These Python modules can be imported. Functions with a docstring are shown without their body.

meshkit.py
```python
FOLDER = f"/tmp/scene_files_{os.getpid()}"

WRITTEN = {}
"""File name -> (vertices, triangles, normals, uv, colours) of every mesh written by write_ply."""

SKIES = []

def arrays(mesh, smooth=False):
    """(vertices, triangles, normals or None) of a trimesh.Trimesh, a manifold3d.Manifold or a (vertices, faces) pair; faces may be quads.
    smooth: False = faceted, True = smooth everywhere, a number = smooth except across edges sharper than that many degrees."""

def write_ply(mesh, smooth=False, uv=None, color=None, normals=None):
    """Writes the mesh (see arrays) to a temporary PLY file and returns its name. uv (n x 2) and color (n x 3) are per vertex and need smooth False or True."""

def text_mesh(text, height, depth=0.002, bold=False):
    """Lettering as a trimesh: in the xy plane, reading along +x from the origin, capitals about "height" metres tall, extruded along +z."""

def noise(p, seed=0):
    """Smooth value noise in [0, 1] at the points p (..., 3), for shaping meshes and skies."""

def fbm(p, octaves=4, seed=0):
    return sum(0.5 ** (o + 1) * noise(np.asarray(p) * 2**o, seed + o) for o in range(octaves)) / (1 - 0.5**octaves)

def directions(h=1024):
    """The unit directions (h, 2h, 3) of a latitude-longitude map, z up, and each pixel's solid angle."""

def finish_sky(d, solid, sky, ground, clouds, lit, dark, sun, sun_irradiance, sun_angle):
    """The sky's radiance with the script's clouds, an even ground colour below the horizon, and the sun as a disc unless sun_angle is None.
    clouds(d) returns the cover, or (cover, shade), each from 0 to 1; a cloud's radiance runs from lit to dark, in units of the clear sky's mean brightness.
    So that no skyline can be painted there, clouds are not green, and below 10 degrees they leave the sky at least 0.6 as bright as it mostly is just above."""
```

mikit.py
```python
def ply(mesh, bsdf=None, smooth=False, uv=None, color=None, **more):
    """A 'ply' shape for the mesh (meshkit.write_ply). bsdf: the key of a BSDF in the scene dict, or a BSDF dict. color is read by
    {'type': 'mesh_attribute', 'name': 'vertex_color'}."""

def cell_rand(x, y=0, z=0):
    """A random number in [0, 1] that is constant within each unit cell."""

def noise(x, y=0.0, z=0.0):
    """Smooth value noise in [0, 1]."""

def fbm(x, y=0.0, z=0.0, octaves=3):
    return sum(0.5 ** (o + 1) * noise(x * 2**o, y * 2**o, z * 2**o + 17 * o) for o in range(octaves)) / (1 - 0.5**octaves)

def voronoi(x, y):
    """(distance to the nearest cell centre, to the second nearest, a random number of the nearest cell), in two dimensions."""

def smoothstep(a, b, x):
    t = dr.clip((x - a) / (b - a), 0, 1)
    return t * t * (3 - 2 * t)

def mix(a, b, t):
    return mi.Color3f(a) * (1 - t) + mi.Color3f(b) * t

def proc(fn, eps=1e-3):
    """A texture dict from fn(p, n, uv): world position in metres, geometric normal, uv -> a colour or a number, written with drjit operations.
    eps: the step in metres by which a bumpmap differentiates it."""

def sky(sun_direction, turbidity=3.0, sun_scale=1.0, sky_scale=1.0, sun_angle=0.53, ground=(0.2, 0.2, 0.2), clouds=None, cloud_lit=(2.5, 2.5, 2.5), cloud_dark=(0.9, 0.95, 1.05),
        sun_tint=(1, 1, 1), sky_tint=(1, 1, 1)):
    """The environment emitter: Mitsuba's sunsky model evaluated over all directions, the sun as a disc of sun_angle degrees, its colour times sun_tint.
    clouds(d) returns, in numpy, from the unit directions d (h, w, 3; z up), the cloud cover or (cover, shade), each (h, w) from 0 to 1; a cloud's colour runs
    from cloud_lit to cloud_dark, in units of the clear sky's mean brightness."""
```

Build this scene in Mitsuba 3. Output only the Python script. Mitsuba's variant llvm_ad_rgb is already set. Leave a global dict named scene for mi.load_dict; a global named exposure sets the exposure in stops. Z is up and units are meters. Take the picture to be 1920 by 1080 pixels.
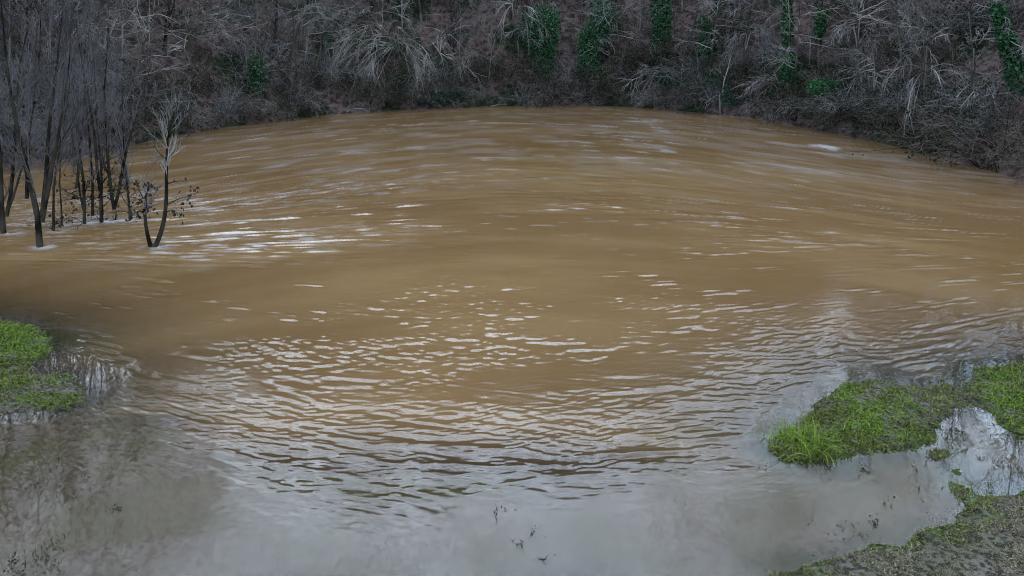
import math
import numpy as np
import trimesh
import shapely
from shapely.geometry import Polygon, LineString
import drjit as dr
import mitsuba as mi
import mikit
import meshkit

T = mi.ScalarTransform4f
scene, labels = {}, {}
PI = math.pi

# ------------------------------------------------------------------ camera, sky, exposure
CAM_H, FOC, HOR = 6.0, 1500.0, 60.0          # metres above the flood water; focal length and horizon row of the 1920 x 1080 photograph


def P(px, py, z=0.0):
    """The point of height z that the photograph shows at px, py."""
    y = (CAM_H - z) * FOC / (py - HOR)
    return np.array([(px - 960.0) * y / FOC, y, z])


def Q(px, py, y):
    """The point at distance y that the photograph shows at px, py."""
    return np.array([(px - 960.0) * y / FOC, y, CAM_H - (py - HOR) * y / FOC])


scene['camera'] = {
    'type': 'perspective', 'fov': 2 * math.degrees(math.atan(960 / FOC)), 'fov_axis': 'x',
    'near_clip': 0.1, 'far_clip': 2000.0, 'principal_point_offset_y': (540 - HOR) / 1080.0,
    'to_world': T().look_at(origin=[0, 0, CAM_H], target=[0, 10, CAM_H], up=[0, 0, 1]),
}


def clouds(d):
    """Broken winter overcast, brightest round the hidden sun beyond the hill."""
    q = d / (0.35 + d[..., 2:])
    n = meshkit.fbm(q * 2.6 + np.array([18.17, 0.99, 0.4]), 5, 3)
    m = meshkit.fbm(q * 4.0 + np.array([18.13, 23.1, 5.0]), 4, 8)
    glow = np.exp(-((1 - d @ np.array([0.02, 0.86, 0.51])) / 0.30))
    cover = np.clip(0.74 + 2.6 * (n - 0.47), 0.45, 1.0)
    shade = np.clip(0.90 - 0.62 * glow + 4.2 * (m - 0.5), 0, 1)
    return cover, shade


scene['sky'] = mikit.sky((0.0, 0.97, 0.22), turbidity=3, sun_scale=0.1, sun_angle=12, clouds=clouds,
                         cloud_lit=(2.55, 2.98, 3.6), cloud_dark=(0.78, 0.84, 0.95), ground=(0.1, 0.1, 0.08), sky_scale=0.8, sky_tint=(0.62, 0.88, 1.28))
exposure = 5.3

# ------------------------------------------------------------------ materials


def lin(r, g, b):
    return {'type': 'rgb', 'value': [r, g, b]}


def two(b):
    return {'type': 'twosided', 'bsdf': b}


def bark_fn(c0, c1, s):
    def fn(p, n, uv):
        a = mikit.fbm(p.x * s, p.y * s, p.z * s * 0.35, 3)
        return mikit.mix(c0, c1, mikit.smoothstep(0.3, 0.7, a))
    return fn


def bark(name, c0, c1, s=2.0):
    scene[name] = {'type': 'diffuse', 'reflectance': mikit.proc(bark_fn(c0, c1, s))}


bark('bark_pale', (0.075, 0.072, 0.062), (0.30, 0.285, 0.25), 1.2)
bark('bark_grey', (0.070, 0.069, 0.063), (0.210, 0.207, 0.193), 2.0)
bark('bark_brown', (0.031, 0.028, 0.022), (0.098, 0.087, 0.070), 2.0)
bark('bark_dark', (0.007, 0.0065, 0.005), (0.036, 0.032, 0.024), 5.0)
bark('twig_mauve', (0.066, 0.054, 0.054), (0.185, 0.160, 0.160), 0.9)
bark('twig_grey', (0.070, 0.067, 0.067), (0.238, 0.231, 0.224), 0.9)
bark('twig_flooded', (0.040, 0.037, 0.040), (0.125, 0.116, 0.120), 0.9)
bark('twig_brown', (0.053, 0.042, 0.035), (0.168, 0.133, 0.112), 0.9)
scene['leaf_colour'] = two({'type': 'diffuse', 'reflectance': {'type': 'mesh_attribute', 'name': 'vertex_color'}})
scene['blade_colour'] = two({'type': 'principled', 'base_color': {'type': 'mesh_attribute', 'name': 'vertex_color'}, 'roughness': 0.6, 'specular': 0.15})


def slope_fn(p, n, uv):
    a = mikit.fbm(p.x * 0.35, p.y * 0.35, p.z * 0.35, 3)
    b = mikit.fbm(p.x * 3.1, p.y * 3.1, p.z * 3.1, 4)
    c = mikit.mix((0.030, 0.023, 0.022), (0.100, 0.072, 0.062), mikit.smoothstep(0.32, 0.66, b))
    g = mikit.mix((0.010, 0.014, 0.008), (0.032, 0.036, 0.022), mikit.smoothstep(0.35, 0.7, b))
    return mi.Color3f(c) * (1 - mikit.smoothstep(0.5, 0.62, a)) + mi.Color3f(g) * mikit.smoothstep(0.5, 0.62, a)


scene['leaf_litter'] = {'type': 'bumpmap', 'nested_texture': mikit.proc(lambda p, n, uv: mikit.fbm(p.x * 4, p.y * 4, p.z * 4, 4), eps=0.02), 'scale': 0.12,
                        'bsdf': {'type': 'diffuse', 'reflectance': mikit.proc(slope_fn)}}


def mud_fn(p, n, uv):
    a = mikit.fbm(p.x * 1.3, p.y * 1.3, 0.0, 3)
    b = mikit.fbm(p.x * 22, p.y * 22, 3.0, 3)
    c = mikit.mix((0.016, 0.016, 0.012), (0.065, 0.060, 0.047), mikit.smoothstep(0.3, 0.7, b))
    g = mikit.mix((0.010, 0.015, 0.007), (0.032, 0.038, 0.017), mikit.smoothstep(0.3, 0.7, b))
    t = mikit.smoothstep(0.4, 0.6, a)
    litter = mikit.mix((0.045, 0.040, 0.030), (0.16, 0.145, 0.115), mikit.smoothstep(0.3, 0.7, b))
    dry = 0.45 * mikit.smoothstep(0.015, 0.06, p.z)
    return (mi.Color3f(c) * (1 - t) + mi.Color3f(g) * t) * (1 - dry) + mi.Color3f(litter) * dry


scene['meadow_mud'] = {'type': 'bumpmap', 'nested_texture': mikit.proc(lambda p, n, uv: mikit.fbm(p.x * 18, p.y * 18, 0.0, 3), eps=0.004), 'scale': 0.02,
                       'bsdf': {'type': 'diffuse', 'reflectance': mikit.proc(mud_fn)}}

# ------------------------------------------------------------------ the land
# far water's edge, as the photograph shows it from left to right, and on beyond the frame
BANK_PX = [(0, 318), (160, 291), (270, 266), (340, 252), (480, 230), (600, 216), (760, 205), (930, 199), (1080, 196), (1200, 201),
           (1300, 210), (1400, 219), (1500, 236), (1600, 256), (1700, 277), (1800, 302), (1920, 338)]
BANK = [(-46, 2), (-33, 16), (-27, 26)] + [tuple(P(*q)[:2]) for q in BANK_PX] + [(22.5, 25), (30, 14), (44, 0)]
RIVER = Polygon(BANK + [(60, -80), (-60, -80)])
BANK_LINE = LineString(BANK)
shapely.prepare(RIVER)


def inland(x, y):
    """Distance from the far bank: positive on the land, negative over the water."""
    pts = shapely.points(np.asarray(x, float), np.asarray(y, float))
    d = shapely.distance(pts, BANK_LINE)
    return np.where(shapely.contains(RIVER, pts), -d, d)


def sst(a, b, x):
    t = np.clip((x - a) / (b - a), 0, 1)
    return t * t * (3 - 2 * t)


def nz(x, y, s, o=3, seed=0):
    return meshkit.fbm(np.stack([np.asarray(x) / s, np.asarray(y) / s, np.zeros_like(np.asarray(x, float))], -1), o, seed)


def hill_z(x, y, d=None):
    d = inland(x, y) if d is None else d
    side = sst(8, 55, np.abs(x))
    slope = 1.15 - np.where(np.asarray(x) > 0, 0.50, 0.16) * side - 0.68 * sst(27, 52, -np.asarray(x)) - 0.18 * sst(24, 46, np.asarray(x))
    up = np.maximum(d, 0)
    z = 1.0 * (1 - np.exp(-up / 0.7)) + slope * 66 * np.tanh(up / 66.0) * (1 + 0.12 * (nz(x, y, 9.0, 3, 4) - 0.5) * 2)
    z += (nz(x, y, 2.2, 3, 5) - 0.5) * 1.1 * np.clip(up / 2, 0, 1)
    return np.where(d > 0, z, -0.05 + np.maximum(d, -4) * 0.5)


# emergent grass, outlined as in the photograph
G_LEFT = [(-260, 585), (-60, 592), (0, 600), (58, 612), (100, 640), (88, 668), (62, 690), (80, 703), (120, 706), (158, 722), (166, 755), (118, 771), (60, 768), (0, 776), (-120, 790), (-300, 800)]
G_MID = [(1452, 850), (1455, 818), (1508, 802), (1520, 768), (1568, 735), (1622, 710), (1672, 706), (1706, 726), (1752, 742), (1790, 762), (1762, 792), (1752, 832), (1700, 846), (1640, 850), (1570, 862), (1500, 862)]
G_RIGHT = [(1812, 742), (1832, 692), (1920, 682), (2040, 676), (2120, 800), (2000, 860), (1922, 828), (1872, 792), (1832, 764)]
G_CORNER = [(1440, 1085), (1500, 1066), (1580, 1046), (1680, 1020), (1752, 1003), (1782, 968), (1812, 958), (1800, 938), (1832, 930), (1920, 918), (2060, 900), (2300, 1200), (1900, 1500), (1500, 1500), (1380, 1180)]
SPITS = [[(1745, 845), (1780, 842), (1783, 856), (1752, 858)], [(1785, 880), (1800, 878), (1806, 890), (1790, 893)], [(1780, 905), (1815, 915), (1822, 938), (1800, 935)]]
NECK = [(1700, 726), (1760, 722), (1822, 730), (1830, 756), (1790, 766), (1740, 745)]


def poly(pts):
    return Polygon([tuple(P(*q)[:2]) for q in pts]).buffer(0)


PATCHES = [poly(g) for g in (G_LEFT, G_MID, G_RIGHT, G_CORNER)]
LOW = [poly(g) for g in SPITS + [NECK]]


def bed_z(x, y):
    """Height of the flooded meadow and of its grassy rises, water level at 0."""
    x, y = np.asarray(x, float), np.asarray(y, float)
    base = -0.10 - 0.035 * np.clip(y - 8.5, 0, 30) - 0.42 * np.clip(y - 10.9, 0, 6) ** 2 + (nz(x, y, 0.9, 3, 11) - 0.5) * 0.03
    shelf = sst(-3.5, -5.5, x) * sst(13.4, 12.4, y)
    base = base * (1 - shelf) + np.maximum(base, -0.13) * shelf
    base = np.where(y < 8, base + 0.06 * np.clip(8 - y, 0, 8), base)
    pts = shapely.points(x, y)
    wob = (nz(x, y, 0.35, 3, 12) - 0.5) * 0.45
    best = base
    for k, p in enumerate(PATCHES + LOW):
        rise = 0.085 if k < len(PATCHES) else 0.018
        d = shapely.distance(pts, p.boundary)
        d = np.where(shapely.contains_xy(p, x, y), d, -d)
        d = d + wob * (1.0 if k < len(PATCHES) else 0.3) * np.exp(-np.abs(d) / 0.30)
        h = np.where(d > 0, rise * (1 - np.exp(-np.maximum(d, 0) / 0.25)), d * (0.30 if k < len(PATCHES) else 0.40))
        best = np.maximum(best, h)
    return best + (nz(x, y, 0.12, 2, 13) - 0.5) * 0.018


def grid_mesh(xs, ys, zf):
    X, Y = np.meshgrid(xs, ys)
    Z = zf(X.ravel(), Y.ravel()).reshape(X.shape)
    return np.stack([X, Y, Z], -1).reshape(-1, 3), grid_faces(len(ys), len(xs))


def grid_faces(nr, nc):
    i, j = np.meshgrid(np.arange(nr - 1), np.arange(nc - 1), indexing='ij')
    a = (i * nc + j).ravel()
    return np.vstack([np.stack([a, a + 1, a + nc + 1], 1), np.stack([a, a + nc + 1, a + nc], 1)])


def tag(key, label=None, cat=None, group=None, kind=None):
    labels[key] = {k: v for k, v in (('label', label), ('category', cat), ('group', group), ('kind', kind)) if v}


def graded(lo, hi, step, far, rate=1.12):
    """Coordinates at an even step between lo and hi, growing wider outside."""
    mid = list(np.arange(lo, hi, step))
    a, s = [lo], step
    while a[-1] > far[0]:
        s *= rate
        a.append(a[-1] - s)
    b, s = [hi], step
    while b[-1] < far[1]:
        s *= rate
        b.append(b[-1] + s)
    return np.array(a[:0:-1] + mid + b)


hx = graded(-34, 34, 0.7, (-420, 420))
hy = graded(18, 92, 0.7, (-3, 480))


def hill_grid(x, y):
    d = inland(x, y)
    return np.where(d < -4, -2.5, hill_z(x, y, d))


hm = grid_mesh(hx, hy, hill_grid)
scene['hillside'] = mikit.ply(hm, 'leaf_litter', smooth=True)
tag('hillside', 'steep wooded hillside covered in brown leaf litter across the river', 'hill', kind='structure')
gx = graded(-9.2, 9.6, 0.045, (-40, 40), 1.25)
gy = graded(7.6, 18, 0.045, (-60, 21), 1.25)
gm = grid_mesh(gx, gy, bed_z)
scene['meadow_ground'] = mikit.ply(gm, 'meadow_mud', smooth=True)
tag('meadow_ground', 'muddy flooded meadow ground along the near bank', 'ground', kind='structure')

# ------------------------------------------------------------------ the flood water


def blob(x, y, px, py, rx, ry, tilt=0.0):
    """A soft patch round the spot at px, py: rx, ry are its half axes in metres."""
    c = P(px, py)
    u, v = x - c[0], y - c[1]
    u, v = u * math.cos(tilt) + v * math.sin(tilt), -u * math.sin(tilt) + v * math.cos(tilt)
    return np.exp(-((u / rx) ** 2 + (v / ry) ** 2))


def n2(x, y, seed):
    return meshkit.noise(np.stack([x, y, np.full_like(x, seed * 3.7)], -1), seed)


def f2(x, y, o, seed):
    return meshkit.fbm(np.stack([x, y, np.full_like(x, seed * 3.7)], -1), o, seed)


TRUNKS = [(12, 437), (79, 463), (100, 433), (116, 421), (159, 419), (171, 405), (192, 416), (214, 413), (243, 414), (285, 464)]


def water_fields(x, y):
    """(height, foam) of the water surface."""
    far = sst(15, 30, y)
    k = -0.030 * (1 - far) + 0.045 * far
    v = y + k * x * x * np.where(np.abs(x) > 16, 16 / np.maximum(np.abs(x), 1), 1)
    va, vb = v + 0.22 * x + 0.5 * (f2(x / 1.5, y / 1.1, 2, 1) - 0.5), v - 0.30 * x + 0.4 * (f2(x / 1.2 + 4, y / 0.9, 2, 22) - 0.5)
    # near ripples running ashore: broken crests that cross one another
    ring = blob(x, y, 620, 812, 4.3, 1.5) + 0.9 * blob(x, y, 1050, 840, 3.0, 0.95) + 1.0 * blob(x, y, 1500, 740, 3.2, 1.7, 0.35) + 0.75 * blob(x, y, 330, 775, 2.2, 0.75) + 0.9 * blob(x, y, 700, 930, 1.6, 0.9) + 0.9 * blob(x, y, 1180, 895, 0.8, 0.45) + 0.5 * blob(x, y, 1750, 690, 2.4, 1.4)
    ring = np.clip(ring, 0, 1.1) * sst(0.30, 0.62, f2(x / 1.1, y / 0.7, 3, 2) + 0.10 * np.clip(ring, 0, 1))
    r1 = n2(x / 0.34 + 3, va / 0.078, 4) * 2 - 1
    r2 = n2(x / 0.23, vb / 0.058, 5) * 2 - 1
    r3 = n2(x / 0.20 + 2, v / 0.05, 25) * 2 - 1
    longc = np.clip(blob(x, y, 1250, 848, 2.6, 0.55) + 0.8 * blob(x, y, 1650, 715, 2.2, 0.7, 0.4), 0, 1)
    r4 = n2(x / 0.95, v / 0.24, 40) * 2 - 1
    near = ring * (0.0056 * r1 + 0.0048 * r2 + 0.0024 * r3 + 0.0050 * r4) + longc * 0.011 * (n2(x / 1.7, v / 0.13, 27) * 2 - 1)
    # catspaws: patches of fine wind ripples
    cat = blob(x, y, 610, 630, 2.0, 1.5) + 0.8 * blob(x, y, 830, 545, 2.6, 1.6) + 0.6 * blob(x, y, 1130, 575, 3.2, 1.4) + 0.5 * blob(x, y, 740, 670, 3.0, 1.2) + 0.65 * blob(x, y, 1720, 640, 2.4, 1.4) + 0.35 * blob(x, y, 1050, 680, 4.5, 2.0)
    cat = np.clip(cat, 0, 1) * sst(0.36, 0.6, f2(x / 1.3, y / 1.0, 3, 7) + 0.1 * np.clip(cat, 0, 1))
    c1 = n2(x / 0.22, va / 0.10, 8) * 2 - 1
    c2 = n2(x / 0.17 + 5, vb / 0.085, 9) * 2 - 1
    wind = cat * (0.0120 * c1 + 0.0075 * c2)
    # stray wavelets everywhere on the open water
    stray = sst(0.57, 0.76, f2(x / 1.2, v / 0.6, 3, 10)) * sst(12, 14, y)
    wind = wind + stray * 0.011 * (n2(x / 0.42 + 9, v / 0.13, 11) * 2 - 1) * (1 + y / 40)
    # the fast current: long streaks that follow the bend
    cur = sst(18, 24, y) * (0.50 + 1.0 * blob(x, y, 480, 420, 6.5, 6.0, 0.5) + 0.55 * blob(x, y, 900, 350, 10, 5) + 0.35 * blob(x, y, 1300, 270, 12, 8) + 0.35 * blob(x, y, 1700, 380, 8, 6))
    pick = sst(0.44, 0.64, f2(x / 3.2 + 2, v / 1.1, 4, 12) + 0.14 * np.clip(blob(x, y, 470, 420, 7, 6.5, 0.5), 0, 1))
    w1 = n2(x / 1.7 + 8, v / 0.5, 13) * 2 - 1
    w2 = n2(x / 1.2, v / 0.17, 14) * 2 - 1
    w3 = n2(x / 0.45 + 3, v / 0.13, 26) * 2 - 1
    flow = np.clip(cur, 0, 1.2) * pick * (0.016 * w1 + 0.021 * w2 + 0.010 * w3)
    swell = 0.020 * (f2(x / 4.0, y / 3.0, 2, 15) - 0.5) * sst(13, 24, y) * 2 + 0.0016 * (f2(x / 0.9, y / 0.5, 2, 16) - 0.5) * (1 - sst(10.5, 13, y)) * 2
    h = near + wind + flow + swell
    # foam: thin broken lines on the streaks, round the flooded trees and one raft under the far bank
    line = sst(0.76, 0.95, w1 * 0.22 + w2 * 0.28 + w3 * 0.12 + 0.5 + 0.12 * (n2(x / 0.5, v / 0.3, 17) - 0.5)) * np.clip(cur, 0, 1) * pick
    lace = sst(0.50, 0.70, f2(x / 0.6, v / 0.28, 4, 18)) * np.clip(1.7 * blob(x, y, 90, 392, 4.4, 2.4, 0.15) + 0.8 * blob(x, y, 300, 400, 4.0, 1.6, 0.3) + 0.55 * blob(x, y, 170, 458, 1.6, 0.7) + 0.5 * blob(x, y, 330, 470, 2.5, 1.2) + 0.8 * blob(x, y, 500, 450, 3.2, 1.6, 0.3) + 0.7 * blob(x, y, 620, 355, 5.0, 1.4, 0.5), 0, 1)
    fl = sst(24, 42, y)
    fleck = 0.36 * ((1 - fl) * sst(0.62, 0.80, f2(x / 0.8, v / 0.22, 3, 29)) + fl * sst(0.60, 0.78, f2(x / 1.3, v / 0.75, 3, 33))) * sst(18, 26, y) * sst(0.35, 0.6, f2(x / 5, v / 2, 2, 30))
    raft = sst(0.48, 0.66, f2(x / 0.45, y / 0.9, 4, 19) * 0.8 + 0.40 * blob(x, y, 1550, 276, 0.6, 1.1)) * blob(x, y, 1550, 276, 0.75, 1.4)
    veil = 0.12 * sst(0.45, 0.72, f2(x / 1.8, v / 1.0, 4, 20)) * sst(26, 40, y) + 0.22 * (blob(x, y, 1800, 310, 6, 7) + 0.6 * blob(x, y, 1230, 240, 5, 4)) * sst(0.4, 0.7, f2(x / 1.5, v / 0.7, 4, 21))
    collar = np.zeros_like(x)
    for px, py in TRUNKS:
        c = P(px, py)
        collar = np.maximum(collar, np.exp(-(((x - c[0] - 0.12) / 0.42) ** 2 + ((y - c[1]) / 0.26) ** 2)))
    foam = np.clip(0.6 * collar * sst(0.35, 0.6, f2(x / 0.22, y / 0.18, 3, 28)) + 0.6 * line + 0.58 * lace + 1.0 * raft + veil + fleck, 0, 1)
    return h, foam


rows = np.concatenate([np.linspace(1350, 1090, 40, endpoint=False), np.linspace(1090, 192, 800)])
ty = CAM_H * FOC / (rows - HOR)
tc = np.concatenate([-np.geomspace(5, 0.70, 26)[:-1], np.linspace(-0.70, 0.70, 900), np.geomspace(0.70, 5, 26)[1:]])
WX, WY = ty[:, None] * tc[None, :], np.repeat(ty[:, None], len(tc), 1)
wx, wy = WX.ravel(), WY.ravel()
wh, foam = water_fields(wx, wy)
depth = np.full(len(wx), 2.0)
close = wy < 21
depth[close] = np.maximum(-bed_z(wx[close], wy[close]), 0)
calm = sst(0.08, 0.26, depth)
murk = 1 - np.exp(-depth / 0.85)
wv = np.stack([wx, wy, wh * (0.05 + 0.95 * calm)], -1)


def water_colour(p, n, uv):
    v = p.y + 0.04 * p.x * p.x
    a = mikit.fbm(p.x * 0.10, p.y * 0.12, 1.0, 3)
    b = mikit.fbm(p.x * 0.28, v * 0.9, 2.0, 4)
    t = mikit.smoothstep(0.3, 0.7, a * 0.5 + b * 0.5)
    deep = mikit.mix((0.158, 0.090, 0.034), (0.204, 0.125, 0.052), t)
    return deep * (1 - uv.y) + mi.Color3f(0.55, 0.53, 0.50) * uv.y


scene['flood_water'] = {
    'type': 'blendbsdf', 'weight': mikit.proc(lambda p, n, uv: mi.Float(uv.x)),
    'bsdf_0': {'type': 'thindielectric', 'int_ior': 1.33},
    'bsdf_1': {'type': 'roughplastic', 'alpha': 0.022, 'int_ior': 1.40, 'diffuse_reflectance': mikit.proc(water_colour)},
}
scene['river'] = mikit.ply((wv, grid_faces(len(rows), len(tc))), 'flood_water', smooth=True, uv=np.stack([murk, foam], -1))
tag('river', 'muddy brown river in flood with ripples and streaks of foam', 'water', kind='structure')

# ------------------------------------------------------------------ branches


def unit(v):
    return v / (np.linalg.norm(v, axis=-1, keepdims=True) + 1e-12)


def grow(rng, p0, d0, length, r0, n, wig, trop, taper=0.35):
    """Polylines of n points from p0 along d0: trop bends them up (or, below zero, down), wig makes them crooked."""
    m = len(p0)
    pts, rad = np.zeros((m, n, 3)), np.zeros((m, n))
    p, d = p0.copy(), unit(d0)
    step = (length / (n - 1))[:, None]
    up = np.array([0, 0, 1.0])
    for i in range(n):
        pts[:, i] = p
        rad[:, i] = r0 * (1 - (1 - taper) * i / (n - 1))
        d = unit(d + wig * rng.normal(size=(m, 3)) + trop * up / (n - 1))
        p = p + d * step
    return pts, rad


def children(rng, parents, count, t0, t1, angle, ratio, n, wig, trop, rr=0.5, bias=None, rmin=0.004, taper=0.35, power=1.0):
    pts, rad = parents
    m, k = pts.shape[:2]
    idx = np.repeat(np.arange(m), count)
    t = (t0 + (t1 - t0) * rng.random(len(idx)) ** power) * (k - 1)
    i = np.minimum(t.astype(int), k - 2)
    f = (t - i)[:, None]
    base = pts[idx, i] * (1 - f) + pts[idx, i + 1] * f
    pd = unit(pts[idx, i + 1] - pts[idx, i])
    perp = rng.normal(size=pd.shape)
    if bias is not None:
        perp = perp + np.asarray(bias, float)
    perp = unit(perp - pd * (perp * pd).sum(-1, keepdims=True))
    a = angle * (0.65 + 0.7 * rng.random(len(idx)))[:, None]
    d = np.cos(a) * pd + np.sin(a) * perp
    plen = np.linalg.norm(np.diff(pts, axis=1), axis=-1).sum(1)[idx]
    ln = plen * ratio * (0.55 + 0.75 * rng.random(len(idx))) * (1.1 - 0.5 * t / (k - 1))
    r = np.maximum((rad[idx, i] * (1 - f[:, 0]) + rad[idx, i + 1] * f[:, 0]) * rr * (0.7 + 0.5 * rng.random(len(idx))), rmin)
    return grow(rng, base, d, ln, r, n, wig, trop, taper)


def tubes(sets):
    """One mesh of all the polylines in sets of (points, radii, sides)."""
    V, Fs, at = [], [], 0
    for (pts, rad), sides in sets:
        m, n = pts.shape[:2]
        t = unit(np.gradient(pts, axis=1))
        ref = np.where(np.abs(t[:, :1, 2:]) < 0.8, [0, 0, 1.0], [1.0, 0.1, 0])
        a = unit(np.cross(t, np.broadcast_to(ref, t.shape)))
        b = np.cross(t, a)
        ang = np.arange(sides) * 2 * PI / sides
        v = pts[:, :, None] + rad[:, :, None, None] * (np.cos(ang)[:, None] * a[:, :, None] + np.sin(ang)[:, None] * b[:, :, None])
        V.append(v.reshape(-1, 3))
        o = (np.arange(m) * n * sides)[:, None, None]
        i, j = np.arange(n - 1)[None, :, None] * sides, np.arange(sides)[None, None, :]
        j2 = (j + 1) % sides
        q = np.stack(np.broadcast_arrays(o + i + j, o + i + j2, o + i + sides + j2, o + i + sides + j), -1).reshape(-1, 4) + at
        Fs.append(np.vstack([q[:, [0, 1, 2]], q[:, [0, 2, 3]]]))
        at += m * n * sides
    return np.vstack(V), np.vstack(Fs)


def stem(rng, h, r, lean=(0, 0), wig=0.04, n=9, p0=(0, 0, -0.4), trop=0.3):
    return grow(rng, np.array([p0], float), np.array([[lean[0], lean[1], 1.0]]), np.array([h]), np.array([r]), n, wig, trop, 0.18)


def leaves(rng, centres, size, cols, droop=0.3, aspect=0.55):
    """Small folded leaves (four triangles each) at the centres, with their colours per vertex."""
    m = len(centres)
    d = unit(rng.normal(size=(m, 3)) + np.array([0, -0.4, -droop]))
    s = unit(np.cross(d, rng.normal(size=(m, 3))))
    nrm = np.cross(s, d)
    L = (size * (0.6 + 0.8 * rng.random(m)))[:, None]
    W = L * aspect * 0.5
    v = np.stack([centres, centres + d * L * 0.5 + s * W + nrm * L * 0.08, centres + d * L, centres + d * L * 0.5 - s * W + nrm * L * 0.08], 1).reshape(-1, 3)
    b = np.arange(m)[:, None] * 4
    f = np.vstack([b + [[0, 1, 2]], b + [[0, 2, 3]]])
    c0, c1 = np.array(cols[0]), np.array(cols[1])
    c = c0 + (c1 - c0) * (rng.random(m) ** 1.4)[:, None]
    return (v, f), np.repeat(c, 4, 0)


def add_leaves(key_or_group, name, made):
    (v, f), c = made
    d = mikit.ply((v, f), 'leaf_colour', smooth=False, color=c)
    if isinstance(key_or_group, dict):
        key_or_group[name] = d
    else:
        scene[f'{key_or_group}__{name}'] = d


# archetypes: each returns the parts {name: (mesh, material)}


def pole_tree(seed, h=11, r=0.13, bark_='bark_grey', tw='twig_grey', lean=0.06, up=0.5, nl=16, dens=1.0):
    """A slender woodland tree with rising limbs and fine twigs."""
    g = np.random.default_rng(seed)
    tr = stem(g, h, r, g.normal(size=2) * lean)
    lim = children(g, tr, nl, 0.16, 0.98, 0.75, 0.30, 7, 0.12, up, 0.45, rmin=0.014)
    br = children(g, lim, 7, 0.2, 1, 0.7, 0.5, 5, 0.14, up * 0.5, 0.55, rmin=0.009)
    t1 = children(g, br, int(7 * dens), 0.15, 1, 0.7, 0.55, 4, 0.14, 0.1, 0.6, rmin=0.0065)
    t2 = children(g, (t1[0][::2], t1[1][::2]), 2, 0.3, 1, 0.6, 0.55, 3, 0.1, 0.0, 0.7, rmin=0.005)
    return {'trunk': (tubes([(tr, 8)]), bark_), 'branches': (tubes([(lim, 5), (br, 4)]), bark_), 'twigs': (tubes([(t1, 3), (t2, 3)]), tw)}


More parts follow.
